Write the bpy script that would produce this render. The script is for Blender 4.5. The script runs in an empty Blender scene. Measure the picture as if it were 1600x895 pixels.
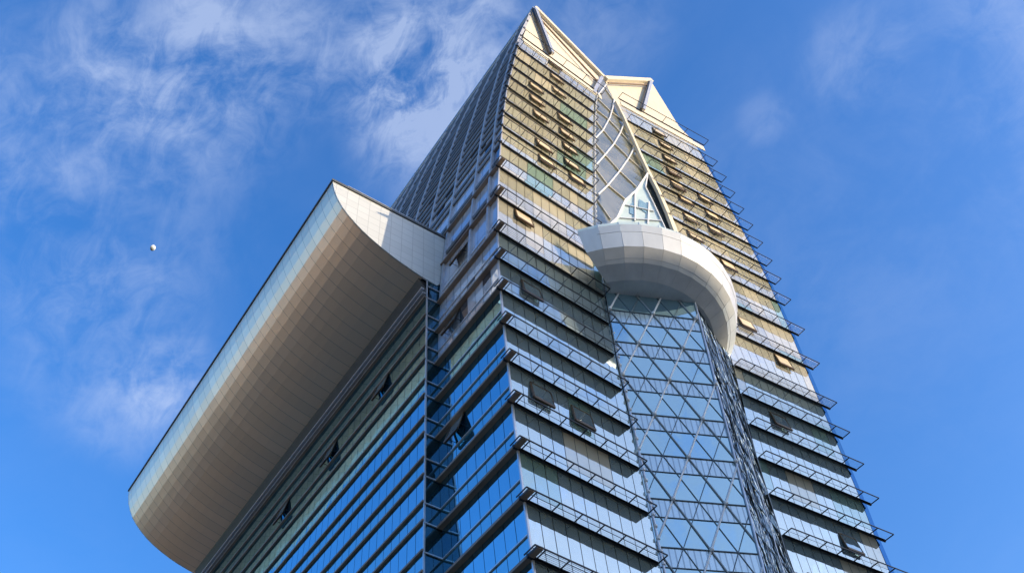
import bpy, bmesh, math, random
from mathutils import Vector, Matrix
random.seed(7)
S = 0.84                      # survey units -> metres (a typical floor is 4.2 m)
GZ = -1.7                     # street level, the camera is held 1.7 m above it

scene = bpy.context.scene
col = scene.collection

# ------------------------------------------------------------------ camera
cam_d = bpy.data.cameras.new('camera')
cam = bpy.data.objects.new('camera', cam_d)
col.objects.link(cam)
scene.camera = cam
CR = ((0.82138483, -0.56688308, -0.06301229),      # right
      (0.42150112, 0.67770886, -0.60253424),       # down
      (0.38427045, 0.46835273, 0.79560162))        # forward
m = Matrix(((CR[0][0], -CR[1][0], -CR[2][0], 0),
            (CR[0][1], -CR[1][1], -CR[2][1], 0),
            (CR[0][2], -CR[1][2], -CR[2][2], 0),
            (0, 0, 0, 1)))
cam.matrix_world = m
cam_d.sensor_width = 36.0
cam_d.lens = 1512.96 / 1600 * 36.0
cam_d.clip_start = 0.1
cam_d.clip_end = 20000

# ------------------------------------------------------------------ sky and sun
SUN_EL = math.radians(11.0)
SUN_DIR = Vector((0.72, -1.0, 0)).normalized()     # horizontal direction towards the sun
SUN_AZ = math.atan2(SUN_DIR.x, SUN_DIR.y)          # clockwise from +Y
world = bpy.data.worlds.new("World")
scene.world = world
world.use_nodes = True
wn = world.node_tree.nodes; wl = world.node_tree.links
wn.clear()
w_out = wn.new('ShaderNodeOutputWorld')
bg = wn.new('ShaderNodeBackground')
sky = wn.new('ShaderNodeTexSky')
sky.sky_type = 'NISHITA'
sky.sun_disc = False
sky.sun_elevation = SUN_EL
sky.sun_rotation = SUN_AZ
sky.altitude = 100
sky.air_density = 1.0
sky.dust_density = 2.0
sky.ozone_density = 3.0
bg.inputs['Strength'].default_value = 0.15
hs = wn.new('ShaderNodeHueSaturation')
hs.inputs['Saturation'].default_value = 1.24
hs.inputs['Hue'].default_value = 0.511
hs.inputs['Value'].default_value = 1.1
wl.new(sky.outputs[0], hs.inputs['Color'])
# thin cirrus, laid out by direction in the sky
tc = wn.new('ShaderNodeTexCoord')
def wmath(op, a, b=None, clamp=False):
    n = wn.new('ShaderNodeMath'); n.operation = op; n.use_clamp = clamp
    for i, v in enumerate((a, b)):
        if v is None: continue
        if isinstance(v, (int, float)): n.inputs[i].default_value = v
        else: wl.new(v, n.inputs[i])
    return n.outputs[0]
def wnoise(scale, detail, rough, dist, stretch=(1, 1, 1), rot=(0, 0, 0)):
    mp = wn.new('ShaderNodeMapping')
    mp.inputs['Scale'].default_value = stretch
    mp.inputs['Rotation'].default_value = rot
    wl.new(tc.outputs['Generated'], mp.inputs['Vector'])
    n = wn.new('ShaderNodeTexNoise')
    n.inputs['Scale'].default_value = scale
    n.inputs['Detail'].default_value = detail
    n.inputs['Roughness'].default_value = rough
    n.inputs['Distortion'].default_value = dist
    wl.new(mp.outputs[0], n.inputs['Vector'])
    return n.outputs[0]
def ray(u, v):
    a = (u - 800) / 1512.96; b = (v - 447.5) / 1512.96
    return Vector([CR[0][i] * a + CR[1][i] * b + CR[2][i] for i in range(3)])
CLOUDS = [  # direction (from the survey), angular radius in degrees, density
    (ray(330, 100), 5.5, 0.45), (ray(230, 75), 4.0, 0.35), (ray(420, 30), 4.5, 0.55), (ray(330, 150), 3.0, 0.35),
    (ray(680, 60), 4.2, .85), (ray(655, 150), 3.6, .85), (ray(590, 120), 3.5, 0.4), (ray(840, 15), 6.0, 0.45),
    (ray(1335, 90), 2.4, 0.36), (ray(1195, 185), 1.3, 0.25), (ray(275, 605), 2.4, 0.6), (ray(210, 640), 2.6, 0.35), (ray(80, 160), 5, .35),
    (ray(140, 300), 7.0, 0.4), (ray(170, 540), 4.5, 0.36), (ray(1300, 380), 9.0, 0.12), (ray(650, 215), 3.5, 0.6),
    (Vector((.55, -.62, .46)), 34, 2.6), (Vector((.1, -.9, .5)), 30, 1.5)]   # unseen cloud bank added behind the camera to whiten the front glass
mask = None
for d, rad, k in CLOUDS:
    d = d.normalized()
    vd = wn.new('ShaderNodeVectorMath'); vd.operation = 'DOT_PRODUCT'
    wl.new(tc.outputs['Generated'], vd.inputs[0]); vd.inputs[1].default_value = d
    mr = wn.new('ShaderNodeMapRange'); mr.interpolation_type = 'SMOOTHSTEP'
    mr.inputs['From Min'].default_value = math.cos(math.radians(rad * 1.5))
    mr.inputs['From Max'].default_value = 1.0
    mr.inputs['To Max'].default_value = k
    wl.new(vd.outputs['Value'], mr.inputs['Value'])
    mask = mr.outputs[0] if mask is None else wmath('ADD', mask, mr.outputs[0])
n1_ = wnoise(7.0, 9, 0.62, 0.6, (1, 1, 1.6), (0.3, 0.2, 0.9))
n2_ = wnoise(22.0, 8, 0.65, 0.8, (1.6, 1, 1), (0.5, 0.1, 0.4))
nn = wmath('ADD', wmath('MULTIPLY', n1_, 0.6), wmath('MULTIPLY', n2_, 0.4))
mrn = wn.new('ShaderNodeMapRange'); mrn.interpolation_type = 'SMOOTHSTEP'
mrn.inputs['From Min'].default_value = 0.36; mrn.inputs['From Max'].default_value = 0.72
wl.new(nn, mrn.inputs['Value'])
cl = wmath('MULTIPLY', mask, mrn.outputs[0], clamp=True)
veil = wmath('MULTIPLY', wmath('SUBTRACT', n1_, 0.42, clamp=True), 0.18)
cl = wmath('MULTIPLY', wmath('ADD', cl, veil), 0.47, clamp=True)
mixc = wn.new('ShaderNodeMixRGB')
mixc.inputs['Color2'].default_value = (1.75, 2.02, 2.6, 1)
wl.new(cl, mixc.inputs['Fac']); wl.new(hs.outputs[0], mixc.inputs['Color1'])
wl.new(mixc.outputs[0], bg.inputs['Color'])
wl.new(bg.outputs[0], w_out.inputs[0])

sun_d = bpy.data.lights.new('sun', 'SUN')
sun_d.energy = 2.0
sun_d.angle = math.radians(0.5)
sun_d.color = (1.0, 0.81, 0.57)
sun = bpy.data.objects.new('sun', sun_d)
col.objects.link(sun)
to_sun = Vector((SUN_DIR.x * math.cos(SUN_EL), SUN_DIR.y * math.cos(SUN_EL), math.sin(SUN_EL)))
sun.rotation_euler = to_sun.to_track_quat('Z', 'Y').to_euler()
sun.location = (0, -40, 200)

scene.view_settings.view_transform = 'Standard'
scene.view_settings.look = 'None'
scene.view_settings.exposure = 1.45
scene.view_settings.gamma = 1
scene.cycles.max_bounces = 8
scene.cycles.glossy_bounces = 5
scene.cycles.diffuse_bounces = 3

# ------------------------------------------------------------------ materials
def nmat(name):
    mt = bpy.data.materials.new(name); mt.use_nodes = True
    return mt, mt.node_tree.nodes, mt.node_tree.links, mt.node_tree.nodes['Principled BSDF']
def noise(nt, lk, scale, detail=4, rough=.55, stretch=(1, 1, 1), coord='Object', dist=0):
    t = nt.new('ShaderNodeTexCoord'); mp = nt.new('ShaderNodeMapping'); mp.inputs['Scale'].default_value = stretch
    lk.new(t.outputs[coord], mp.inputs[0])
    n = nt.new('ShaderNodeTexNoise'); n.inputs['Scale'].default_value = scale
    n.inputs['Detail'].default_value = detail; n.inputs['Roughness'].default_value = rough
    n.inputs['Distortion'].default_value = dist
    lk.new(mp.outputs[0], n.inputs['Vector']); return n.outputs[0]
def ramp(nt, lk, src, c0, c1, p0=.3, p1=.7):
    r = nt.new('ShaderNodeValToRGB'); e = r.color_ramp.elements
    e[0].color = (*c0, 1); e[1].color = (*c1, 1); e[0].position = p0; e[1].position = p1
    lk.new(src, r.inputs[0]); return r.outputs[0]
def plain(name, c, rough=.5, metal=0, var=.15, scale=1.5, stretch=(1, 1, 1), bump=0.0):
    mt, nt, lk, b = nmat(name)
    n = noise(nt, lk, scale, 5, .6, stretch)
    lo = tuple(x * (1 - var) for x in c); hi = tuple(min(1, x * (1 + var)) for x in c)
    lk.new(ramp(nt, lk, n, lo, hi), b.inputs['Base Color'])
    b.inputs['Roughness'].default_value = rough; b.inputs['Metallic'].default_value = metal
    if bump:
        bp = nt.new('ShaderNodeBump'); bp.inputs['Strength'].default_value = bump; bp.inputs['Distance'].default_value = .05
        lk.new(n, bp.inputs['Height']); lk.new(bp.outputs[0], b.inputs['Normal'])
    return mt
def glass(name, base, tint, refl, rough=.02, wave=.03, wscale=.35, base2=None, wstretch=(1, 1, 1)):
    """reflective curtain wall glass: a mirror coat over a dim interior"""
    mt, nt, lk, b = nmat(name)
    nt.remove(b)
    out = nt['Material Output']
    d = nt.new('ShaderNodeBsdfDiffuse'); g = nt.new('ShaderNodeBsdfGlossy'); mx = nt.new('ShaderNodeMixShader')
    n = noise(nt, lk, wscale, 3, .5, wstretch)
    n2 = noise(nt, lk, .16, 3, .6)
    lk.new(ramp(nt, lk, n2, base, base2 or tuple(x * 1.35 for x in base)), d.inputs['Color'])
    g.inputs['Color'].default_value = (*tint, 1); g.inputs['Roughness'].default_value = rough
    bp = nt.new('ShaderNodeBump'); bp.inputs['Strength'].default_value = wave; bp.inputs['Distance'].default_value = 1.0
    lk.new(n, bp.inputs['Height']); lk.new(bp.outputs[0], g.inputs['Normal'])
    lw = nt.new('ShaderNodeLayerWeight'); lw.inputs['Blend'].default_value = .35
    mr = nt.new('ShaderNodeMapRange'); mr.inputs['To Min'].default_value = refl; mr.inputs['To Max'].default_value = min(1, refl + .35)
    lk.new(lw.outputs['Facing'], mr.inputs['Value'])
    lk.new(mr.outputs[0], mx.inputs['Fac']); lk.new(d.outputs[0], mx.inputs[1]); lk.new(g.outputs[0], mx.inputs[2])
    lk.new(mx.outputs[0], out.inputs['Surface'])
    return mt
M = {}
M['silver_sunlit'] = glass('sunlit_silver_glass', (.46, .43, .35), (.86, .97, .96), .46, .03, .02)  # sunlit cream of the upper floors put into the base colour
M['silver'] = glass('silver_glass', (.27, .34, .36), (.86, .97, .96), .50, .03, .02)
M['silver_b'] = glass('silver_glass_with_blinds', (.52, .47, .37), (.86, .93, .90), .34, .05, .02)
M['teal'] = glass('clear_teal_glass', (.22, .32, .28), (.74, .92, .92), .42, .02, .02)
M['warmdim'] = glass('bronze_glass', (.37, .35, .28), (.85, .88, .86), .40, .05, .03)
M['blue'] = glass('blue_glass', (.02, .07, .12), (.36, .66, .78), .66, .01, .02)
M['blue_b'] = glass('blue_glass_spandrel', (.03, .10, .14), (.42, .74, .84), .52, .04, .02)
M['lav'] = glass('pale_side_glass', (.58, .57, .60), (.84, .88, .94), .34, .02, .02)
M['lav_b'] = glass('dark_side_glass', (.08, .09, .11), (.65, .68, .74), .5, .03, .03)
M['atrium'] = glass('atrium_glass', (.10, .18, .23), (.54, .75, .80), .58, .02, .01)
M['atrium_up'] = glass('upper_atrium_glass', (.09, .11, .10), (.55, .60, .60), .34, .05, .10, .6, (.34, .32, .26), (.2, 1, 2.2))
M['prowside'] = glass('rippled_prow_glass', (.05, .06, .06), (.42, .48, .50), .6, .03, 1.2, .8, (.14, .15, .14), (1, 1, .5))
M['deepblue'] = glass('deep_blue_corner_glass', (.01, .05, .12), (.16, .40, .72), .45, .05, .02)
M['notch'] = glass('dark_teal_glass', (.01, .03, .045), (.18, .34, .42), .45, .05, .03)
M['slate'] = plain('slate_band', (.14, .125, .115), .5, .1)
M['core'] = plain('dark_backing', (.02, .025, .03), .6, 0)
M['bronze'] = plain('bronze_trim', (.24, .17, .12), .5, .1, .2, .6)
M['dark'] = plain('dark_metal', (.035, .034, .036), .4, .5)
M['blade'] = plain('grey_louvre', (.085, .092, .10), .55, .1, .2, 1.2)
M['blade_sunlit'] = plain('sunlit_louvre', (.52, .48, .40), .55, .1, .1, 1.2)  # lighter copy of the louvre grey, warm sunlight mixed into its colour
M['steel'] = plain('bright_steel', (.62, .62, .64), .3, .6, .08)
M['white'] = plain('white_painted_steel', (.72, .72, .74), .4, .1, .06)
M['cream'] = plain('cream_panel', (.62, .56, .46), .6, 0, .05, .6)
M['concrete'] = plain('concrete', (.32, .31, .29), .8, 0, .15, .4)
M['frost'] = plain('frosted_glass', (.62, .72, .70), .2, .1, .12, .5)
M['roofing'] = plain('roof_surface', (.35, .35, .35), .8, 0, .15, .5)

def gridmat(name, c, line, axis_a, axis_b, sa, sb, w, rough, metal, var):
    """panel cladding: fine joints every sa / sb metres along the two object axes"""
    mt, nt, lk, b = nmat(name)
    t = nt.new('ShaderNodeTexCoord'); sp = nt.new('ShaderNodeSeparateXYZ'); lk.new(t.outputs['Object'], sp.inputs[0])
    def mth(op, a, bb=None):
        n = nt.new('ShaderNodeMath'); n.operation = op
        for i, v in enumerate((a, bb)):
            if v is None: continue
            if isinstance(v, (int, float)): n.inputs[i].default_value = v
            else: lk.new(v, n.inputs[i])
        return n.outputs[0]
    mk = None; ids = []
    for ax, s in ((axis_a, sa), (axis_b, sb)):
        if ax is None: continue
        q = mth('DIVIDE', sp.outputs[ax], s)
        ids.append(mth('FLOOR', q))
        l = mth('LESS_THAN', mth('FRACT', q), w / s)
        mk = l if mk is None else mth('MAXIMUM', mk, l)
    cx = nt.new('ShaderNodeCombineXYZ')
    for i, v in enumerate(ids): lk.new(v, cx.inputs[i])
    wnz = nt.new('ShaderNodeTexWhiteNoise'); lk.new(cx.outputs[0], wnz.inputs['Vector'])
    body = ramp(nt, lk, wnz.outputs['Value'], tuple(x * (1 - var) for x in c), tuple(min(1, x * (1 + var)) for x in c), 0, 1)
    mxr = nt.new('ShaderNodeMixRGB'); mxr.inputs['Color2'].default_value = (*line, 1)
    lk.new(mk, mxr.inputs['Fac']); lk.new(body, mxr.inputs['Color1']); lk.new(mxr.outputs[0], b.inputs['Base Color'])
    b.inputs['Roughness'].default_value = rough; b.inputs['Metallic'].default_value = metal
    return mt
M['soffit'] = gridmat('satin_metal_cladding', (.93, .70, .50), (.42, .33, .25), 'Y', None, 1.35, 1, .045, .40, .80, .06)
M['endcap'] = gridmat('pale_end_cladding', (.60, .61, .59), (.42, .43, .42), 'X', 'Z', 1.2, 1.0, .05, .42, .25, .04)
M['stripe'] = gridmat('striped_ceiling_band', (.50, .62, .67), (.30, .38, .42), 'X', None, .42, 1, .10, .14, .65, .04)

# ------------------------------------------------------------------ mesh helpers
def P(x, y, z): return Vector((x * S, y * S, z * S))
class MB:
    def __init__(s): s.v = []; s.f = []; s.m = []; s.mats = []
    def mi(s, mat):
        if mat not in s.mats: s.mats.append(mat)
        return s.mats.index(mat)
    def quad(s, pts, mat):
        b = len(s.v); s.v += [Vector(p) for p in pts]; s.f.append(list(range(b, b + len(pts)))); s.m.append(s.mi(mat))
    def hexa(s, p, mat):
        """8 points: bottom ring 0-3, top ring 4-7"""
        b = len(s.v); s.v += [Vector(q) for q in p]; k = s.mi(mat)
        for f in ((0, 3, 2, 1), (4, 5, 6, 7), (0, 1, 5, 4), (1, 2, 6, 5), (2, 3, 7, 6), (3, 0, 4, 7)):
            s.f.append([b + i for i in f]); s.m.append(k)
    def bar(s, a, c, w, h, mat, up=Vector((0, 0, 1))):
        a = Vector(a); c = Vector(c); d = (c - a)
        if d.length < 1e-6: return
        d.normalize()
        sd = d.cross(up)
        if sd.length < 1e-4: sd = d.cross(Vector((1, 0, 0)))
        sd.normalize(); u = sd.cross(d).normalized()
        sd = sd * (w / 2); u = u * (h / 2)
        s.hexa([a - sd - u, a + sd - u, c + sd - u, c - sd - u, a - sd + u, a + sd + u, c + sd + u, c - sd + u], mat)
    def rod(s, a, c, r, mat, n=8):
        a = Vector(a); c = Vector(c); d = (c - a).normalized()
        x = d.cross(Vector((0.13, 0.4, 0.9))).normalized(); y = d.cross(x)
        b = len(s.v); k = s.mi(mat)
        for q in (a, c):
            for i in range(n):
                t = 2 * math.pi * i / n; s.v.append(q + (x * math.cos(t) + y * math.sin(t)) * r)
        for i in range(n):
            j = (i + 1) % n; s.f.append([b + i, b + j, b + n + j, b + n + i]); s.m.append(k)
        s.f.append([b + i for i in range(n)][::-1]); s.m.append(k)
        s.f.append([b + n + i for i in range(n)]); s.m.append(k)
    def ball(s, c, r, mat, n=8):
        b = len(s.v); k = s.mi(mat); c = Vector(c)
        s.v.append(c + Vector((0, 0, r)))
        for i in range(1, n // 2):
            th = math.pi * i / (n // 2)
            for j in range(n):
                ph = 2 * math.pi * j / n
                s.v.append(c + Vector((math.sin(th) * math.cos(ph), math.sin(th) * math.sin(ph), math.cos(th))) * r)
        s.v.append(c - Vector((0, 0, r))); L = len(s.v) - 1
        for j in range(n): s.f.append([b, b + 1 + j, b + 1 + (j + 1) % n]); s.m.append(k)
        for i in range(n // 2 - 2):
            for j in range(n):
                q = b + 1 + i * n; s.f.append([q + j, q + n + j, q + n + (j + 1) % n, q + (j + 1) % n]); s.m.append(k)
        q = b + 1 + (n // 2 - 2) * n
        for j in range(n): s.f.append([q + j, L, q + (j + 1) % n]); s.m.append(k)
    def prism(s, poly, off, mat):
        """poly: planar ring of points, extruded by the vector off"""
        n = len(poly); b = len(s.v); k = s.mi(mat); off = Vector(off)
        s.v += [Vector(p) for p in poly] + [Vector(p) + off for p in poly]
        s.f.append([b + i for i in range(n)]); s.m.append(k)
        s.f.append([b + n + i for i in range(n)][::-1]); s.m.append(k)
        for i in range(n):
            j = (i + 1) % n; s.f.append([b + i, b + n + i, b + n + j, b + j]); s.m.append(k)
    def build(s, name, parent=None, smooth=False, fix=True):
        me = bpy.data.meshes.new(name)
        me.from_pydata([tuple(v) for v in s.v], [], s.f)
        for mt in s.mats: me.materials.append(M[mt])
        me.polygons.foreach_set('material_index', s.m)
        if fix:
            bm = bmesh.new(); bm.from_mesh(me); bmesh.ops.recalc_face_normals(bm, faces=bm.faces); bm.to_mesh(me); bm.free()
        if smooth: me.polygons.foreach_set('use_smooth', [True] * len(me.polygons))
        me.update()
        o = bpy.data.objects.new(name, me); col.objects.link(o)
        if parent is not None: o.parent = parent
        return o
def tag(o, label=None, cat=None, group=None, kind=None):
    if label: o['label'] = label
    if cat: o['category'] = cat
    if group: o['group'] = group
    if kind: o['kind'] = kind
    return o
def empty(name, loc=(0, 0, 0)):
    o = bpy.data.objects.new(name, None); o.location = loc; col.objects.link(o); return o
def interp(tab, z):
    if z <= tab[0][0]: return tab[0][1]
    for (a, x), (b, y) in zip(tab, tab[1:]):
        if z <= b: return x + (y - x) * (z - a) / (b - a)
    return tab[-1][1]

# ------------------------------------------------------------------ survey of the tower
T35 = math.radians(3.5)
N1 = (-math.sin(T35), math.cos(T35)); D1 = 41.3      # left half of the front
N2 = (math.sin(T35), math.cos(T35)); D2 = 48.4       # right half of the front
def Y1(x, d=0): return (D1 - d - N1[0] * x) / N1[1]
def Y2(x, d=0): return (D2 - d - N2[0] * x) / N2[1]
XL = [(30, 35.3), (40.9, 35.05), (47.4, 34.72), (55, 34.45), (65.5, 34.28), (75.3, 34.25), (80.2, 34.4), (90, 35.07), (97.5, 35.75),
      (103.7, 36.45), (110.3, 37.2), (119.7, 38.5), (128.5, 40.1), (138.6, 41.95), (144.3, 43.2), (152.3, 45.1), (160.5, 47.1), (164.8, 48.0)]
XR1 = [(46, 48.75), (57, 48.95), (72, 48.97), (78, 49.25), (84.4, 49.6), (98.9, 50.7), (106.8, 51.9), (116.9, 53.65), (128.6, 55.7), (139.7, 57.9), (150.6, 60.9)]
XL2 = [(52, 66.0), (61.5, 66.05), (65.8, 66.36), (71.5, 66.9), (77.8, 67.6), (85.7, 68.4), (96, 67.2), (109.7, 65.95), (114.1, 65.3), (124.3, 64.7), (133.9, 64.27), (144, 63.3)]
XR = [(60.8, 81.9), (65.3, 82.4), (81, 83.0), (96.4, 83.6), (104, 83.7), (110.3, 83.8), (117.2, 83.4), (126.4, 82.6), (136.5, 81.8), (143.3, 81.0), (149, 80.7)]
LOW = [82.3 - 5.03 * k for k in range(1, 11)][::-1]
FLOORS = LOW + [82.3, 89.6, 96.5, 103.0, 107.9, 112.3, 116.7, 121.2, 125.5, 130.0, 134.6, 139.3]
ZT = 144.0
GZU = GZ / S
def onp(u, v, n, d):
    r = ray(u, v); t = d / (r.x * n[0] + r.y * n[1]); return r * t
def f1(u, v, d=0): return onp(u, v, N1, D1 - d)
def f2(u, v, d=0): return onp(u, v, N2, D2 - d)
def fx(u, v, x): r = ray(u, v); return r * (x / r.x)
def fy(u, v, y): r = ray(u, v); return r * (y / r.y)
def sc(p): return Vector(p) * S

tower = empty('glass_tower', (58 * S, 44.5 * S, GZ))
tag(tower, 'tall glass office tower with louvred sunshades, curved metal overhang and white bowl', 'skyscraper')
TINV = Matrix.Translation(-tower.location)
_build = MB.build
def tbuild(mb, name, parent=None, **k):
    """build a part of the tower"""
    o = _build(mb, name, None, **k)
    for v in o.data.vertices: v.co = v.co - tower.location
    o.parent = parent if parent is not None else tower
    return o

# structural core behind the glass: one ring per level
core = MB()
levels = [GZU, 30, 47, 60, 75, 82, 90, 98, 104, 112, 120, 128.5, 138.6, ZT]
INS = .22
def ring(z):
    a = interp(XL, z) + INS; b = interp(XR1, z); c = interp(XL2, z); d = interp(XR, z) - INS
    return [(a, Y1(a) + INS), (b, Y1(b) + INS), (b + .1, 45.6), (c - .1, 45.6), (c, Y2(c) + INS), (d, Y2(d) + INS), (d - 2, 112), (a, 112)]
rings = [[P(x, y, z) for x, y in ring(z)] for z in levels]
for r0, r1 in zip(rings, rings[1:]):
    for i in range(8):
        j = (i + 1) % 8; core.quad([r0[i], r0[j], r1[j], r1[i]], 'core')
core.quad(rings[-1], 'roofing'); core.quad(rings[0], 'core')
tbuild(core, 'building_core')

# ---------------------------------------------------------------- front glass
def pane(mb, q, mat, tilt=.004):
    """a pane with a slightly uneven seat, so neighbouring reflections differ"""
    n = (q[1] - q[0]).cross(q[3] - q[0]).normalized()
    w = (q[1] - q[0]).length
    mb.quad([p + n * random.uniform(-tilt, tilt) * w for p in q], mat)
def front(mb, Yf, xa, xb, zs, edge0=0, edge1=0):
    J = .035
    for z0, z1 in zip(zs, zs[1:]):
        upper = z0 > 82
        rows = [(z0, z0 + .95), (z0 + .95, z1)] if not upper else ([(z0, z1)] if z1 - z0 < 5.2 else [(z0, z0 + 1.2), (z0 + 1.2, z1)])
        for ra, rb in rows:
            a0, a1 = interp(xa, ra) + edge0, interp(xa, rb) + edge0
            b0, b1 = interp(xb, ra) - edge1, interp(xb, rb) - edge1
            n = max(4, round((b0 - a0) / 1.27))
            run = 0
            for i in range(n):
                t0, t1 = i / n, (i + 1) / n
                l0 = a0 + (b0 - a0) * t0 + J; r0_ = a0 + (b0 - a0) * t1 - J
                l1 = a1 + (b1 - a1) * t0 + J; r1_ = a1 + (b1 - a1) * t1 - J
                q = [P(l0, Yf(l0), ra + J), P(r0_, Yf(r0_), ra + J), P(r1_, Yf(r1_), rb - J), P(l1, Yf(l1), rb - J)]
                if run <= 0:
                    run = random.randint(1, 4)
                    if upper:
                        cur = random.choices(['silver_sunlit', 'silver_b', 'teal', 'warmdim'], [7, 3, .5, 2])[0]
                        if 84 < z0 < 100: cur = random.choices(['silver_sunlit', 'silver_b', 'teal', 'warmdim'], [4, 3, 2, 2])[0]
                    else:
                        cur = random.choices(['silver', 'silver_b', 'teal'], [12, .4, 1])[0]
                run -= 1
                pane(mb, q, cur)
zs = [GZU + 3] + [32 - 5.03 * k for k in range(6)][::-1] + FLOORS + [ZT]
zs = sorted(set(zs)); 
fg = MB(); front(fg, Y1, XL, XR1, zs, .1, .15); o = tbuild(fg, 'front_glazing', fix=False)
fg = MB(); front(fg, Y2, XL2, XR, zs, .1, 1.15); o = tbuild(fg, 'front_glazing', fix=False)
cs = MB()
for z0, z1 in zip(zs, zs[1:]):
    a0, a1 = interp(XR, z0), interp(XR, z1)
    pane(cs, [P(a0 - 1.1, Y2(a0 - 1.1), z0), P(a0, Y2(a0) + .25, z0), P(a1, Y2(a1) + .25, z1), P(a1 - 1.1, Y2(a1 - 1.1), z1)], 'deepblue')
tbuild(cs, 'corner_glazing', fix=False)
rs = MB()                               # right side and back, plain curtain wall
for z0, z1 in zip(zs, zs[1:]):
    a0, a1 = interp(XR, z0), interp(XR, z1)
    for k in range(22):
        ya, yb = 43.8 + k * 3.1, 43.8 + (k + 1) * 3.1 - .08
        rs.quad([P(a0, ya, z0), P(a0, yb, z0), P(a1, yb, z1 - .1), P(a1, ya, z1 - .1)], 'blue')
tbuild(rs, 'side_glazing', fix=False)

# ---------------------------------------------------------------- sunshades on the front
DEP = 1.3
def shade(Yf, x0, x1, z, ncell, first=None, infill=True, wrap=False, tone='dark'):
    mb = MB()
    def p(x, d, dz=0): return P(x, Yf(x, d), z + dz)
    mb.bar(p(x0, DEP), p(x1, DEP), .07, .09, tone)
    mb.bar(p(x0 + .2, .1, -.02), p(x1, .1, -.02), .14, .26 if z < 97 else .13, 'dark')
    xs = [x0 + (x1 - x0) * i / ncell for i in range(ncell + 1)]
    if first: xs = [x0] + [x0 + first + (x1 - x0 - first) * i / ncell for i in range(ncell + 1)]
    for x in xs: mb.bar(p(x, DEP), p(x, .0), .06, .08, tone)
    o = tbuild(mb, 'sunshade')
    if infill:
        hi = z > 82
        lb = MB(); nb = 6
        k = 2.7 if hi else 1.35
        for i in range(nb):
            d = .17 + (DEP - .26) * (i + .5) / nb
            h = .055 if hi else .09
            bm_ = 'blade_sunlit' if hi else 'blade'
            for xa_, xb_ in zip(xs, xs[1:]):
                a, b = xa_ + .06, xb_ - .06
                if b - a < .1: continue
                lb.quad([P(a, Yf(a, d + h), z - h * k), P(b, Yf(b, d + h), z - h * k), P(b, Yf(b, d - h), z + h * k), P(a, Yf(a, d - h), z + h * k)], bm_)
        tbuild(lb, 'louvre', parent=o, fix=False)
    return o
for z in FLOORS:
    if z < 34: continue
    a = interp(XL, z) - .75; b = interp(XR1, z) - (.55 if z < 84 else .2)
    o = shade(Y1, a, b, z, 6, 1.0)
    if z > 44:
        a = interp(XL2, z) + .15
        o = shade(Y2, a, interp(XR, z) + .2, z, 7)
# open frames crowning the glass
for Yf, a, b, z in ((Y1, 43.3, 60.2, 145.2), (Y2, 63.6, 81.9, 146.8)):
    o = shade(Yf, a, b, z, 4, None, False)
    pb = MB()
    pb.bar(P(a + .3, Yf(a + .3, .02), z - 1.4), P(b - .3, Yf(b - .3, .02), z - 1.4), .12, 1.3, 'cream')
    tbuild(pb, 'parapet')

# ---------------------------------------------------------------- left face of the front block
YB = 54.6
lf = MB()
def lpane(z0, z1, y0, y1, mat):
    J = .03
    x0, x1 = interp(XL, z0), interp(XL, z1)
    pane(lf, [P(x0, y1 - J, z0 + J), P(x0, y0 + J, z0 + J), P(x1, y0 + J, z1 - J), P(x1, y1 - J, z1 - J)], mat, .003)
zside = zs + [149, 153.5, 158, 162, 164.6]
for z0, z1 in zip(zside, zside[1:]):
    yend = YB if z0 < 80 else 112
    yst = lambda z: Y1(interp(XL, z)) + .05
    n = 8 if yend == YB else 36
    ra = (z0, z0 + .42 * (z1 - z0)), (z0 + .42 * (z1 - z0), z1)
    for k, (a, b) in enumerate(ra):
        for i in range(n):
            s0 = yst(a) if z1 <= ZT else 44.9
            ya = s0 + (yend - s0) * i / n; yb = s0 + (yend - s0) * (i + 1) / n
            if z0 < 70: mt = 'blue_b' if k == 0 else 'blue'
            else: mt = random.choice(['lav'] * 7 + ['lav_b'])
            lpane(a, b, ya, yb, mt)
tbuild(lf, 'side_glazing', fix=False)
for z in FLOORS:                        # bronze ledges and pale transoms
    if z < 34: continue
    x = interp(XL, z)
    yend = YB if z < 83 else 112
    mb = MB()
    pr_ = .5 if z < 97 else .2
    mb.bar(P(x - pr_ / 2, Y1(x, DEP if z < 97 else .3), z), P(x - pr_ / 2, yend - .1, z), pr_ * S, .20 if z < 97 else .36, 'bronze' if z < 97 else 'slate')
    tbuild(mb, 'ledge')
    if z < 102:
        x2 = interp(XL, z + 2.05)
        mb = MB(); mb.bar(P(x2 - .05, Y1(x2) + .02, z + 2.05), P(x2 - .05, min(yend, 112) - .1, z + 2.05), .12, .11, 'steel')
        tbuild(mb, 'transom')
# upper left face: ledges at half floors and leaning fins
for z in [f + 2.2 for f in FLOORS if f > 84] + [144, 148.5, 153, 157.5, 161.5]:
    x = interp(XL, z); mb = MB()
    mb.bar(P(x - .08, Y1(x) if z < 144 else 44.8, z), P(x - .08, 112, z), .17, .5, 'slate')
    tbuild(mb, 'ledge')
fin_y = [45.1, 48.6, 54.2, 60, 66, 72, 78, 84, 90, 96, 102, 108]
for y in fin_y:
    mb = MB(); zz = [82.6, 90, 98, 104, 112, 120, 128.5, 138.6, 144, 152, 160, 164.4]
    for a, b in zip(zz, zz[1:]):
        ya = max(y, Y1(interp(XL, a)) + .3)
        mb.bar(P(interp(XL, a) - .08, ya, a), P(interp(XL, b) - .08, ya, b), .42, .26, 'lavfin', Vector((0, 1, 0)))
    M.setdefault('lavfin', plain('grey_blue_fin', (.46, .46, .50), .4, .2))
    tbuild(mb, 'fin')
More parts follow.
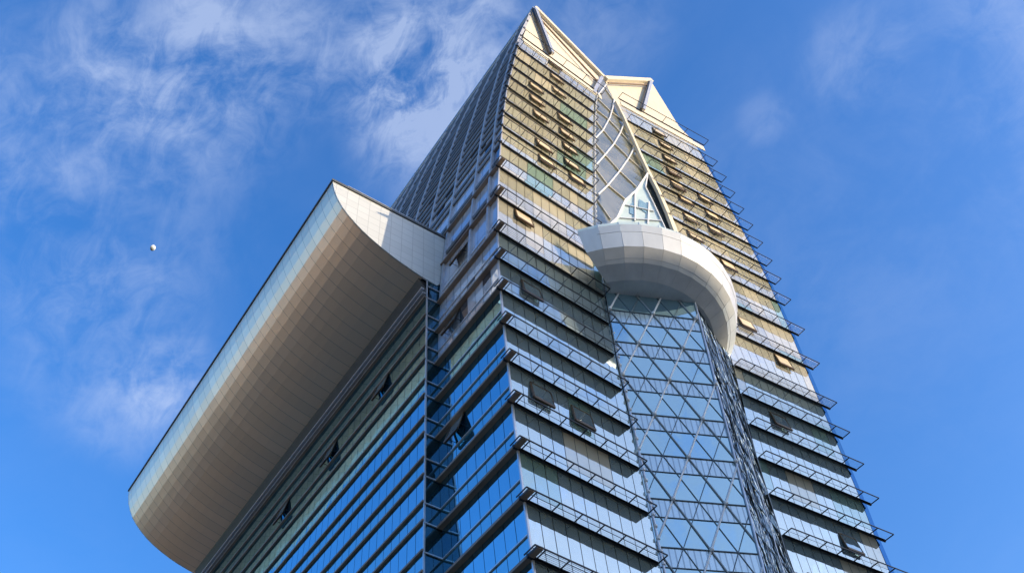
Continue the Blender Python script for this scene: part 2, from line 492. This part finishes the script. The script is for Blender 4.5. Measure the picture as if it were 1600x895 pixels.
mb = MB(); zz = [30, 41, 47.4, 55, 65.5, 75.3, 82, 90, 97.5, 103.7, 110.3, 119.7, 128.5, 138.6, 144.3]
for a, b in zip(zz, zz[1:]):
    xa_, xb_ = interp(XL, a), interp(XL, b)
    mb.bar(P(xa_ - .02, Y1(xa_) - .02, a), P(xb_ - .02, Y1(xb_) - .02, b), .14, .14, 'steel', Vector((0, 1, 0)))
tbuild(mb, 'corner_trim')

# roof edge of the long left wall
mb = MB(); mb.bar(P(48.0, 44.4, 164.9), P(48.0, 112, 164.9), .45, .35, 'steel')
tbuild(mb, 'roof_edge')

# ---------------------------------------------------------------- crown
M['crownpanel'] = gridmat('cream_crown_cladding', (.60, .545, .45), (.36, .32, .27), 'X', 'Z', 1.5, 1.5, .035, .6, 0, .035)
def crown(name, pts, plane_y, depth, mat='crownpanel'):
    mb = MB(); mb.prism([P(x, plane_y(x), z) for x, z in pts], (0, depth * S, 0), mat)
    return tbuild(mb, name)
CY1 = lambda x: Y1(x) + .75
CY2 = lambda x: Y2(x) + .75
def on1(u, v, d=-.75): p = f1(u, v, d); return (p.x, p.z)
def on2(u, v, d=-.75): p = f2(u, v, d); return (p.x, p.z)
lc = [on1(834, 14), on1(942, 122), on1(928, 146)]
crown('crown_wall', [(43.6, 143.6), (48.3, lc[0][1])] + lc[1:2] + [(60.2, 143.6)], CY1, 60)
rc = [on2(945, 123), on2(1017, 127), on2(1061, 198), on2(1090, 214)]
crown('crown_wall', [(63.0, 143.8), rc[0], rc[1], rc[2], (80.9, 148.5), (80.8, 143.8)], CY2, 14)
def beam(pts, r, mat='cream', d=.25, f=f1, name='crown_beam', h=None):
    mb = MB()
    q = [sc(f(u, v, d)) for u, v in pts]
    for a, b in zip(q, q[1:]): mb.bar(a, b, r, h or r, mat, Vector((0, 1, 0)))
    return tbuild(mb, name)
beam([(835, 13), (942, 122)], .75, d=-.55)
beam([(836, 14), (863, 84)], .5, d=-.1, mat='steel')
beam([(833.5, 15), (859.5, 84)], .4, d=-.2, mat='dark')  # dark bar in place of the strut's shaded underside
beam([(842, 28), (936, 130)], .22, d=-.2, mat='bronze')
beam([(945, 124), (1017, 127.5)], .75, d=-.5, f=f2)
beam([(1017, 128), (1005, 172)], .5, d=-.1, f=f2, mat='steel')
beam([(1013.5, 130), (1001.5, 171)], .35, d=-.2, f=f2, mat='dark')  # dark bar drawn as the shadow line beside the strut
beam([(950, 130), (1012, 133)], .2, d=-.2, f=f2, mat='bronze')
beam([(940, 122), (930, 139), (928, 146)], .5, d=-.1, mat='steel')

# ---------------------------------------------------------------- left wing
WX = 32.9
wg = MB()
wz = [GZU + 3] + [32 - 5.03 * k for k in range(6)][::-1] + [f for f in FLOORS if f < 80]
wz = sorted(set(wz)) + [82.3]
for z0, z1 in zip(wz, wz[1:]):
    for k, (a, b) in enumerate(((z0 + .35, z0 + 2.35), (z0 + 2.35, z1 + .35))):
        n = 44
        for i in range(n):
            ya = YB + (114.6 - YB) * i / n; yb = YB + (114.6 - YB) * (i + 1) / n; J = .03
            pane(wg, [P(WX, yb - J, a + J), P(WX, ya + J, a + J), P(WX, ya + J, b - J), P(WX, yb - J, b - J)], 'blue' if k else 'blue_b', .0025)
tbuild(wg, 'wing_glazing', fix=False)
mb = MB(); mb.hexa([P(WX + .15, YB + .15, GZU), P(38, YB + .15, GZU), P(38, 114.4, GZU), P(WX + .15, 114.4, GZU),
                    P(WX + .15, YB + .15, 86), P(38, YB + .15, 86), P(38, 114.4, 86), P(WX + .15, 114.4, 86)], 'core')
tbuild(mb, 'wing_core')
for z in wz:
    if z < 30 or z > 81: continue
    for dz in (.35, 2.35):
        mb = MB(); mb.bar(P(WX - .1, YB, z + dz), P(WX - .1, 114.6, z + dz), .2, .17, 'bronze')
        tbuild(mb, 'ledge')
mb = MB()
for dz, w, mt in ((82.5, .16, 'bronze'), (83.1, .12, 'steel'), (83.75, .2, 'steel')):
    mb.bar(P(WX - .15 - (dz - 82.5) * .3, YB, dz), P(WX - .15 - (dz - 82.5) * .3, 114.6, dz), .3, w, mt)
mb.hexa([P(WX, YB, 82.7), P(WX + .3, YB, 82.7), P(WX + .3, 114.6, 82.7), P(WX, 114.6, 82.7), P(WX, YB, 84.3), P(WX + .3, YB, 84.3), P(WX + .3, 114.6, 84.3), P(WX, 114.6, 84.3)], 'blade')
tbuild(mb, 'fascia')
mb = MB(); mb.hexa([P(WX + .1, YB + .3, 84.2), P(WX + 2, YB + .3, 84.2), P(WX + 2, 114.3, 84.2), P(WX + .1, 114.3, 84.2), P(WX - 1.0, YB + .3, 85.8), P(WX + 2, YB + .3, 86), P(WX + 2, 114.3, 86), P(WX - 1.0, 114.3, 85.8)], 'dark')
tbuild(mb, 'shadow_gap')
# return wall between the wing and the front block
mb = MB()
for z0, z1 in zip(wz, wz[1:]):
    for a, b in ((z0, z0 + 2), (z0 + 2, z1)):
        mb.quad([P(WX, YB, a), P(35.6, YB, a), P(35.6, YB, b - .05), P(WX, YB, b - .05)], 'notch')
mb.quad([P(WX, YB, 82.3), P(35.6, YB, 82.3), P(35.6, YB, 85.6), P(WX, YB, 85.6)], 'notch')
tbuild(mb, 'return_glazing', fix=False)
for z in wz:
    if z < 30 or z > 84: continue
    for dz in (0.0, 2.05):
        mb = MB(); mb.bar(P(WX - .1, YB - .1, z + dz), P(interp(XL, z) + .05, YB - .1, z + dz), .1, .1, 'steel'); tbuild(mb, 'transom')
mb = MB(); mb.bar(P(WX - .02, YB - .02, 0), P(WX - .02, YB - .02, 85.4), .12, .12, 'steel', Vector((0, 1, 0))); tbuild(mb, 'corner_trim')

# barrel overhang
def smooth_profile(pts, n):
    out = []
    q = [pts[0]] + pts + [pts[-1]]
    segs = len(pts) - 1
    for k in range(n + 1):
        t = k / n * segs; i = min(int(t), segs - 1); t -= i
        p0, p1, p2, p3 = q[i], q[i + 1], q[i + 2], q[i + 3]
        out.append(tuple(.5 * (2 * b + (c - a) * t + (2 * a - 5 * b + 4 * c - d) * t * t + (3 * b - a - 3 * c + d) * t ** 3) for a, b, c, d in zip(p0, p1, p2, p3)))
    return out
prof = [(20.35, 95.1), (20.75, 93.4), (21.75, 91.35), (23.2, 89.75), (25.0, 88.35), (27.3, 87.15), (29.7, 86.25), (32.3, 85.6)]
prof = smooth_profile(prof, 13)
Y0b, Y1b = 54.6, 114.6
br = MB()
for (xa_, za), (xb_, zb) in zip(prof, prof[1:]):
    br.quad([P(xa_, Y0b, za), P(xa_, Y1b, za), P(xb_, Y1b, zb), P(xb_, Y0b, zb)], 'soffit')
barrel = tbuild(br, 'curved_soffit', fix=False)
tag(barrel, 'curved satin metal underside of the overhang')
mb = MB(); ring_ = [P(x, Y0b - .1, z) for x, z in prof] + [P(34.1, Y0b - .1, 85.35), P(35.4, Y0b - .1, 87), P(35.5, Y0b - .1, 95.2)]
mb.prism(ring_, (0, .2 * S, 0), 'endcap'); tbuild(mb, 'end_wall')
mb = MB(); mb.prism([p + Vector((0, (Y1b - Y0b + .1) * S, 0)) for p in ring_], (0, .2 * S, 0), 'endcap'); tbuild(mb, 'end_wall')
mb = MB(); mb.hexa([P(20.2, Y0b - .25, 95.15), P(36.2, Y0b - .25, 95.3), P(36.2, Y1b + .2, 95.3), P(20.2, Y1b + .2, 95.15),
                    P(20.2, Y0b - .25, 95.5), P(36.2, Y0b - .25, 95.65), P(36.2, Y1b + .2, 95.65), P(20.2, Y1b + .2, 95.5)], 'blade')
tbuild(mb, 'overhang_roof')
mb = MB()                                # low glass balustrade on the overhang
for a, b in (((22.5, 55), (35.5, 55)),):
    mb.hexa([P(a[0], a[1], 95.5), P(b[0], b[1], 95.5), P(b[0], b[1] + .1, 95.5), P(a[0], a[1] + .1, 95.5), P(a[0], a[1], 96.3), P(b[0], b[1], 96.3), P(b[0], b[1] + .1, 96.3), P(a[0], a[1] + .1, 96.3)], 'frost')
    for i in range(7):
        x = a[0] + (b[0] - a[0]) * i / 6
        mb.bar(P(x, a[1], 95.4), P(x, a[1], 96.7), .07, .07, 'steel', Vector((0, 1, 0)))
    mb.bar(P(a[0], a[1], 96.7), P(b[0], b[1], 96.7), .07, .07, 'steel')
tbuild(mb, 'balustrade')

# ---------------------------------------------------------------- prow: lattice glass between the halves
CP = 67.9; KP = -.439; KZ = -.03
def LY(x, z): return CP + KP * x + KZ * z
def fl(u, v, d=0):
    r = ray(u, v); t = (CP - d) / (r.y - KP * r.x - KZ * r.z); return r * t
XA = 49.0
def XB(z): return 57.3 + .03 * (z - 49.4)
ROWS = [69.6 - 5.03 * k for k in range(-3, 9)]
PTOP = 84.0
ag = MB()
rows = sorted(ROWS)
def LQ(t, z): x = XA + (XB(z) - XA) * t; return P(x, LY(x, z), z)
ag.quad([LQ(0, GZU), LQ(1, GZU), LQ(1, rows[0]), LQ(0, rows[0])], 'atrium')
for z0, z1 in zip(rows, rows[1:] + [90.0]):
    for i in range(4):
        pane(ag, [LQ(i / 4, z0), LQ((i + 1) / 4, z0), LQ((i + 1) / 4, z1 - 1.95), LQ(i / 4, z1 - 1.95)], 'atrium', .0015)
tbuild(ag, 'atrium_glazing', fix=False)
sb = MB()
for z in rows[1:]:
    sb.quad([LQ(0, z - 1.95), LQ(1, z - 1.95), LQ(1, z), LQ(0, z)], 'stripe')
tbuild(sb, 'ceiling_band', fix=False)
px0 = 53.45; HW = 4.4; Z0 = 69.6
def LP(x, z, d=.18): return P(x - d * .40, LY(x, z) - d * .916, z)
def clipline(x0, z0, x1, z1):
    """clip a lattice line to the glass"""
    t0, t1 = 0., 1.
    # inside when: x > XA, x < XB(z), z > bottom, z < PTOP
    fs = ((x0 - XA, x1 - XA), (XB(z0) - x0, XB(z1) - x1), (z0 - rows[0], z1 - rows[0]), (PTOP - z0, PTOP - z1))
    for f0, f1_ in fs:
        if f0 < 0 and f1_ < 0: return None
        if f0 < 0: t0 = max(t0, f0 / (f0 - f1_))
        elif f1_ < 0: t1 = min(t1, f0 / (f0 - f1_))
    if t0 >= t1: return None
    return (x0 + (x1 - x0) * t0, z0 + (z1 - z0) * t0, x0 + (x1 - x0) * t1, z0 + (z1 - z0) * t1)
M['latt'] = plain('grey_lattice_steel', (.24, .26, .28), .4, .3)
M['thinbar'] = plain('slate_glazing_bar', (.10, .13, .15), .4, .3)
thick = MB(); thin = MB(); nodes = MB()
sl = 5.03 / (HW / 2)
for sgn in (1, -1):
    for k in range(-24, 25):
        xx = px0 + k * HW / 2
        c = clipline(xx - 40, Z0 - sgn * sl * 40, xx + 40, Z0 + sgn * sl * 40)
        if c is None: continue
        if k % 2 == 0: thick.rod(LP(c[0], c[1], .06), LP(c[2], c[3], .06), .085 if sgn == 1 else .065, 'white' if sgn == 1 else 'latt')
        else: thin.rod(LP(c[0], c[1], .04), LP(c[2], c[3], .04), .035, 'thinbar', 6)
for z in ROWS:
    k0 = 0 if round((Z0 - z) / 5.03) % 2 == 0 else 1
    for k in range(-6, 7):
        x = px0 + k * HW + k0 * HW / 2
        if XA < x <= XB(z) + .5 and z < PTOP: nodes.ball(LP(min(x, XB(z)), z, .22), .19, 'white')
    thin.bar(LP(XA, z, .05), LP(XB(z), z, .05), .08, .06, 'thinbar')
    thin.bar(LP(XA, z - 1.95, .05), LP(XB(z), z - 1.95, .05), .05, .05, 'thinbar')
tbuild(thick, 'diagonal_bracing'); tbuild(thin, 'glazing_bars'); tbuild(nodes, 'bracing_nodes', smooth=True)
# right flank of the prow
pr = MB()
for z0, z1 in zip(zs, zs[1:]):
    if z0 > 84: break
    z1 = min(z1, 86)
    for h in range(2):
        za, zb = z0 + (z1 - z0) * h / 2, z0 + (z1 - z0) * (h + 1) / 2
        def g(t, z):
            c = interp(XL2, z); x = XB(z)
            return P(x + (c - x) * t, LY(x, z) + (Y2(c) - LY(x, z)) * t, z)
        for i in range(4):
            t0, t1 = i / 4, (i + 1) / 4
            pane(pr, [g(t0, za), g(t1, za), g(t1, zb), g(t0, zb)], 'prowside', .03)
tbuild(pr, 'prow_side_glazing', fix=False)
mb = MB()
def gp(t, z, d=.04):
    c = interp(XL2, z); x = XB(z)
    return P(x + (c - x) * t, LY(x, z) + (Y2(c) - LY(x, z)) * t - d, z)
for z in [f for f in zs if 30 < f < 84]:
    mb.bar(gp(0, z), gp(1, z), .06, .08, 'thinbar'); mb.bar(gp(0, z + 2.5), gp(1, z + 2.5), .04, .05, 'thinbar')
for t in (.25, .5, .75): mb.bar(gp(t, 30), gp(t, 83), .05, .05, 'latt' if t != .5 else 'steel', Vector((0, 1, 0)))
tbuild(mb, 'glazing_bars')
mb = MB()
mb.rod(P(XB(0), LY(XB(0), 0) - .1, 0), P(XB(86), LY(XB(86), 86) - .1, 86), .09, 'steel')
tbuild(mb, 'edge_post')
# silver ladder-like post at the right edge of the left half
mb = MB(); zz = [30, 46, 57, 72, 78, 84.4, 98.9, 106.8, 116.9, 128.6, 139.7, 145]
for a, b in zip(zz, zz[1:]):
    xa_, xb_ = interp(XR1, a), interp(XR1, b)
    mb.rod(P(xa_, Y1(xa_, .12), a), P(xb_, Y1(xb_, .12), b), .10, 'steel')
z = 31
while z < 144:
    x = interp(XR1, z); mb.ball(P(x, Y1(x, .2), z), .17, 'white', 6); z += 1.25
tbuild(mb, 'edge_post')

# ---------------------------------------------------------------- upper atrium glass between the halves
UY = 44.95
up = MB(); zz = [84, 90, 96, 102, 107, 112, 117, 122, 127, 132, 137, 141, 145, 149, 153]
def ux1(z): return interp(XR1, z) - .1
def ux2(z): return interp(XL2, z) if z < 144 else 63.3 - (z - 144) * .16
for z0, z1 in zip(zz, zz[1:]):
    n = 4
    for i in range(n):
        a0, a1 = ux1(z0), ux1(z1); b0, b1 = ux2(z0), ux2(z1)
        t0, t1 = i / n, (i + 1) / n
        pane(up, [P(a0 + (b0 - a0) * t0, UY, z0), P(a0 + (b0 - a0) * t1, UY, z0), P(a1 + (b1 - a1) * t1, UY, z1), P(a1 + (b1 - a1) * t0, UY, z1)], 'atrium_up', .004)
tbuild(up, 'upper_atrium_glazing', fix=False)
def fu(u, v, d=0): r = ray(u, v); return r * ((UY - d) / r.y)
def polyrod(mb, pts, r, mat, f, d=.2):
    q = [sc(f(u, v, d)) for u, v in pts]
    for a, b in zip(q, q[1:]): mb.rod(a, b, r, mat, 6)
ml = MB()
for arc in ([(946.8, 132.7), (934.8, 148)], [(959.6, 155.5), (957, 170), (952.9, 183.6), (942, 203.8), (930.7, 215.8)],
            [(975, 193), (969, 207.8), (958.9, 225.2), (946, 241), (931.6, 257.4)],
            [(991, 230.6), (982.4, 247), (967.9, 267.6), (949.8, 289.4), (934.5, 303.9)]):
    polyrod(ml, arc, .11, 'white', fu)
for ln in ([(946.8, 140.7), (958.9, 156.8)], [(934.8, 155.5), (953.5, 174), (973.6, 189)], [(931.4, 171.6), (951.5, 187.7), (970.3, 207.8), (989.7, 229.2)],
           [(930.7, 189), (958.9, 223.9), (981.7, 246.7), (1007, 269)], [(929.4, 223.9), (946.8, 244), (967.9, 267.6), (994, 292.3)],
           [(931.6, 266), (949.8, 289.4), (978, 312.6)], [(933, 312.6), (954, 343)]):
    polyrod(ml, ln, .09, 'cream', fu, .1)
tbuild(ml, 'diagonal_bracing')
mb = MB()
q = [sc(f2(u, v, .3)) for u, v in ((962, 160), (975, 186), (999, 240), (1013, 270), (1030, 303), (1045, 338), (1055, 364))]
for i, (a, b) in enumerate(zip(q, q[1:])): mb.bar(a, b, .34 + .07 * i, .4, 'cream', Vector((0, 1, 0)))
tbuild(mb, 'edge_beam')
# pointed glass sail standing on the bowl
T0 = sc(fl(1012, 271)); 
pts = [(1012, 271), (994, 298), (977, 313), (964, 341), (952, 352), (960, 372), (1042, 372), (1037, 350), (1021.6, 318.4), (1008.6, 292.3)]
mb = MB(); mb.prism([sc(fl(u, v)) for u, v in pts], (.04, .1, 0), 'frost')
sail = tbuild(mb, 'glass_sail')
mb = MB()
for a, b in zip(pts[:5], pts[1:5]): mb.bar(sc(fl(*a, .1)), sc(fl(*b, .1)), .2, .2, 'white', Vector((0, 1, 0)))
for a, b in (((1012, 271), (1008.6, 292.3)), ((1008.6, 292.3), (1021.6, 318.4)), ((1021.6, 318.4), (1040, 358)), ((992, 300), (992, 345)), ((1014, 315), (1012, 350)), ((977, 320), (1022, 330)), ((968, 340), (1034, 345))):
    mb.bar(sc(fl(*a, .12)), sc(fl(*b, .12)), .12, .12, 'white', Vector((0, 1, 0)))
tbuild(mb, 'sail_frame', parent=sail)
mb = MB(); mb.quad([sc(fl(u, v, .08)) for u, v in ((999, 311), (1010, 318), (1010, 333), (998, 325))], 'teal')
mb.quad([sc(fl(u, v, .08)) for u, v in ((984, 320), (990, 316), (990, 336), (984, 333))], 'teal'); tbuild(mb, 'window', parent=sail, fix=False)

# ---------------------------------------------------------------- white bowl
M['bowlskin'] = plain('weathered_white_cladding', (.60, .60, .59), .38, .25, .14, .35, (1, 1, .3))
BC = Vector((56.1, 50.3))
bp = [(8.2, 82.6), (10.9, 82.55), (12.6, 83.35), (13.9, 84.6), (14.75, 87.6), (14.45, 87.7)]
bw = MB(); NB = 42
def bpt(r, a, z): return P(BC.x + r * math.cos(a), BC.y + r * math.sin(a), z)
A0, A1 = math.radians(216), math.radians(345)
for i in range(NB // 3):
    for (ra, za), (rb, zb) in zip(bp, bp[1:]):
        a = A0 + (A1 - A0) * i / (NB // 3); b = A0 + (A1 - A0) * (i + 1) / (NB // 3) - .0016
        ta = lambda r: a + (math.radians(7.5) * (14.75 - r) / 3.85 if i == 0 else 0)     # the near end tapers
        bw.quad([bpt(ra + random.uniform(-.03, .03), ta(max(ra, 10.9)), za), bpt(ra, b, za), bpt(rb, b, zb), bpt(rb, ta(max(rb, 10.9)), zb)], 'bowlskin')
for aa in (A1,): bw.quad([bpt(r, aa, z) for r, z in bp[:-1]] + [bpt(8.2, aa, 87.4)], 'blade')
bw.quad([bpt(r, A0 + math.radians(7.5) * (14.75 - max(r, 10.9)) / 3.85, z) for r, z in bp[:-1]] + [bpt(8.2, A0 + .13, 87.4)], 'bowlskin')
bowl = tbuild(bw, 'bowl', fix=False)
tag(bowl, 'white faceted bowl ringing the prow of the front')
mb = MB()
for i in range(NB // 3):
    a = A0 + (A1 - A0) * i / (NB // 3); b = A0 + (A1 - A0) * (i + 1) / (NB // 3)
    if i == 0: a += math.radians(8)
    mb.quad([bpt(2, a, 82.75), bpt(2, b, 82.75), bpt(13, b, 83.7), bpt(13, a, 83.7)], 'white')
    mb.quad([bpt(2, a, 86.6), bpt(2, b, 86.6), bpt(14.5, b, 86.6), bpt(14.5, a, 86.6)], 'white')
tbuild(mb, 'bowl_floor', parent=bowl, fix=False)
mb = MB()
for i in range(NB // 3):
    a = A0 + (A1 - A0) * i / (NB // 3); b = A0 + (A1 - A0) * (i + 1) / (NB // 3)
    mb.quad([bpt(14.3, a, 87.6), bpt(14.3, b, 87.6), bpt(14.3, b, 88.7), bpt(14.3, a, 88.7)], 'frost')
    mb.rod(bpt(14.3, a, 87.5), bpt(14.3, a, 88.8), .03, 'steel', 5)
tbuild(mb, 'balustrade', parent=bowl, fix=False)

# ---------------------------------------------------------------- windows standing open
def awning(x0, x1, ztop, h, P3, out, name='open_window'):
    """P3(x, d, z): a point d in front of the wall"""
    mb = MB(); n = 1
    a, b = P3(x0, .03, ztop), P3(x1, .03, ztop); c, d = P3(x1, out, ztop - h), P3(x0, out, ztop - h)
    mb.quad([d, c, b, a], 'sash' if ztop > 84 else 'silver')
    o = tbuild(mb, name, fix=False)
    fr = MB()
    for p_, q_ in ((a, b), (b, c), (c, d), (d, a)): fr.bar(p_, q_, .07, .07, 'winframe')
    fr.bar(c, d, .17, .2, 'winframe'); fr.bar(a + (d - a) * .12, d, .15, .13, 'winframe')
    for s_ in (x0, x1):                 # stay arms
        fr.bar(P3(s_, .0, ztop - h * .75), P3(s_, out * .75, ztop - h * .75), .04, .04, 'dark')
    tbuild(fr, 'window_frame', parent=o)
    return o
M['winframe'] = plain('dark_bronze_frame', (.10, .06, .03), .4, .4)
M['sash'] = glass('sunlit_sash_glass', (.66, .56, .42), (.9, .85, .75), .12, .1, .01)  # cream sunlight put into the colour, for sashes above the shade line
def P31(x, d, z): return P(x, Y1(x, d), z)
def P32(x, d, z): return P(x, Y2(x, d), z)
def crop(ox, oy, s, L): return [(ox + a / s, oy + b / s, ox + c / s, oy + d / s) for a, b, c, d in L]
left_w = crop(600, 0, 2.983, [(775, 290, 830, 330), (780, 345, 840, 395), (795, 400, 850, 460), (683, 380, 745, 440), (690, 450, 750, 500), (700, 510, 768, 575),
    (812, 525, 880, 588), (822, 600, 890, 658), (838, 680, 905, 725), (848, 745, 915, 800), (865, 810, 940, 870), (720, 650, 785, 715), (730, 735, 800, 790)])
left_w += crop(740, 250, 2.857, [(195, 230, 270, 300), (215, 525, 310, 630)])
left_w += crop(740, 560, 2.671, [(250, 90, 340, 205), (415, 180, 510, 300)])
right_w = crop(740, 250, 2.857, [(865, 35, 930, 80), (890, 95, 950, 145), (905, 155, 985, 205), (930, 230, 1010, 290), (955, 315, 1030, 370), (1000, 150, 1070, 200),
    (1025, 225, 1105, 275), (1050, 295, 1120, 345), (1105, 450, 1180, 500), (1190, 700, 1265, 765)])
right_w += crop(1020, 150, 5.97, [(10, 280, 130, 390), (60, 420, 190, 510), (105, 560, 230, 640), (140, 670, 270, 770), (190, 800, 310, 890)])
right_w += [(1208, 640, 1238, 672), (1213, 552, 1241, 577), (1317, 827, 1351, 866)]
for L_, f, P3 in ((left_w, f1, P31), (right_w, f2, P32)):
    for (u0, v0, u1, v1) in L_:
        # the lower right corner of the sash, standing off the wall
        out = .34
        pb_ = f(u1, v1, out)
        fl_ = [z for z in FLOORS if z > pb_.z - .3]
        pt = f(u0, v0, 0)
        w = 2.3
        h = 2.1
        awning(pb_.x - w, pb_.x, pb_.z + h, h, P3, out)
def PL(y, d, z): return P(interp(XL, z) - d, y, z)
def PW(y, d, z): return P(WX - d, y, z)
for (u, v) in ((717, 672), (711, 508), (716, 398)):
    p = fx(u, v, 34.4); awning(p.y + 1.1, p.y - 1.1, p.z + 1.4, 2.4, PL, .8)
for (u, v) in ((598, 607), (517, 711), (443, 802)):
    p = fx(u, v, WX); awning(p.y + 1.2, p.y - 1.2, p.z + 1.4, 2.4, PW, .6)

# ---------------------------------------------------------------- ground and street
g = MB(); R = 6000
g.quad([(-R, -R, GZ), (R, -R, GZ), (R, R, GZ), (-R, R, GZ)], 'gnd')
M['gnd'] = plain('pale_city_ground', (.19, .165, .13), .9, 0, .3, .02)
o = g.build('ground', fix=False); tag(o, kind='structure')
M['asphalt'] = plain('asphalt', (.05, .05, .052), .85, 0, .2, 3)
M['paving'] = plain('paving', (.30, .28, .25), .8, 0, .12, 1.2)
M['paint'] = plain('road_paint', (.75, .75, .72), .6)
g = MB(); g.quad([(-400, -14, GZ + .004), (400, -14, GZ + .004), (400, 10, GZ + .004), (-400, 10, GZ + .004)], 'asphalt')
for i in range(-40, 40): g.quad([(i * 9, -2.1, GZ + .008), (i * 9 + 4, -2.1, GZ + .008), (i * 9 + 4, -1.9, GZ + .008), (i * 9, -1.9, GZ + .008)], 'paint')
o = g.build('road', fix=False); tag(o, kind='structure')
for y0, y1 in ((10.0, 33.0), (-20, -14)):
    g = MB(); g.hexa([(-400, y0, GZ), (400, y0, GZ), (400, y1, GZ), (-400, y1, GZ), (-400, y0, GZ + .13), (400, y0, GZ + .13), (400, y1, GZ + .13), (-400, y1, GZ + .13)], 'paving')
    o = g.build('pavement'); tag(o, kind='structure')

# ---------------------------------------------------------------- unseen block added behind the camera to shade the lower floors
M['nwall'] = plain('tan_render', (.42, .36, .28), .8, 0, .1, .3)
TOPZ = 82.6 + (44 + 60) * math.sqrt(1 + .72 ** 2) * math.tan(SUN_EL)
nb = empty('shade_caster_block', (140 * S, -75 * S, GZ)); tag(nb, 'unseen tan block added behind the camera to shade the lower floors', 'building')
bx0, bx1, by0, by1 = 78 * S, 225 * S, -88 * S, -60 * S
def nbuild(mb, name):
    o = mb.build(name)
    for v in o.data.vertices: v.co = v.co - nb.location
    o.parent = nb; return o
mb = MB(); mb.hexa([(bx0, by0, GZ), (bx1, by0, GZ), (bx1, by1, GZ), (bx0, by1, GZ), (bx0, by0, TOPZ * S), (bx1, by0, TOPZ * S), (bx1, by1, TOPZ * S), (bx0, by1, TOPZ * S)], 'nwall')
nbuild(mb, 'wall')
z = GZ + 4
k = 0
while z < TOPZ * S - 4:
    mb = MB()
    mb.hexa([(bx0 + 1, by1, z), (bx1 - 1, by1, z), (bx1 - 1, by1 + .06, z), (bx0 + 1, by1 + .06, z), (bx0 + 1, by1, z + 1.8), (bx1 - 1, by1, z + 1.8), (bx1 - 1, by1 + .06, z + 1.8), (bx0 + 1, by1 + .06, z + 1.8)], 'lav_b')
    nbuild(mb, 'window_band'); z += 3.8

# unseen blocks added at left as warm reflections for the overhang and side glass
rc_ = random.Random(3)
M['cwall'] = gridmat('sunlit_block_wall', (.66, .51, .35), (.16, .15, .14), 'X', 'Z', 3.4, 3.3, 1.3, .8, 0, .1)
BL = []
names = ['at the near end', 'second along', 'in the middle', 'fourth along', 'at the far end']
rows_ = ['low row beside the tower', 'second row', 'third row', 'tallest and farthest row']
for r_i, x in enumerate((-32, -82, -136, -200)):
    for c_i, y in enumerate((62, 112, 166, 226, 292)):
        h = (22, 46, 72, 90)[r_i] + rc_.uniform(-4, 6) + c_i * 2
        BL.append((x - 6 + rc_.uniform(-3, 3), y + rc_.uniform(-4, 4), rc_.uniform(28, 38), rc_.uniform(26, 36), h, 'unseen added tan block %s, %s' % (names[c_i], rows_[r_i])))
for x, y, w, d, h, what in BL:
    ob = empty('reflection_block', (x, y, GZ)); tag(ob, what, 'building', 'unseen tan blocks added left of the tower for reflections')
    mb = MB(); mb.hexa([(-w/2, -d/2, 0), (w/2, -d/2, 0), (w/2, d/2, 0), (-w/2, d/2, 0), (-w/2, -d/2, h), (w/2, -d/2, h), (w/2, d/2, h), (-w/2, d/2, h)], 'cwall'); mb.build('wall', ob)
    mb = MB(); mb.hexa([(-w/2 - .4, -d/2 - .4, h), (w/2 + .4, -d/2 - .4, h), (w/2 + .4, d/2 + .4, h), (-w/2 - .4, d/2 + .4, h), (-w/2 - .4, -d/2 - .4, h + 1), (w/2 + .4, -d/2 - .4, h + 1), (w/2 + .4, d/2 + .4, h + 1), (-w/2 - .4, d/2 + .4, h + 1)], 'concrete'); mb.build('roof', ob)

# ---------------------------------------------------------------- moon
mt, nt, lk, b = nmat('moon_rock')
lk.new(ramp(nt, lk, noise(nt, lk, .03, 2, .5), (.42, .50, .62), (.58, .64, .74), .35, .65), b.inputs['Base Color'])
b.inputs['Roughness'].default_value = 1
M['moon'] = mt
mm = MB(); mm.ball((0, 0, 0), 25, 'moon', 48)
LD = (Vector(CR[0]) * .80 + Vector(CR[1]) * .25 - Vector(CR[2]) * .35).normalized()     # only the sunlit side shows by day
keep = [f for f in mm.f if sum((mm.v[i] for i in f), Vector()).normalized().dot(LD) > .12]
mm.f = keep; mm.m = [0] * len(keep)
o = mm.build('moon', smooth=True); o.location = ray(238, 387).normalized() * 8000
tag(o, 'small pale half moon in the blue sky left of the tower', 'moon')
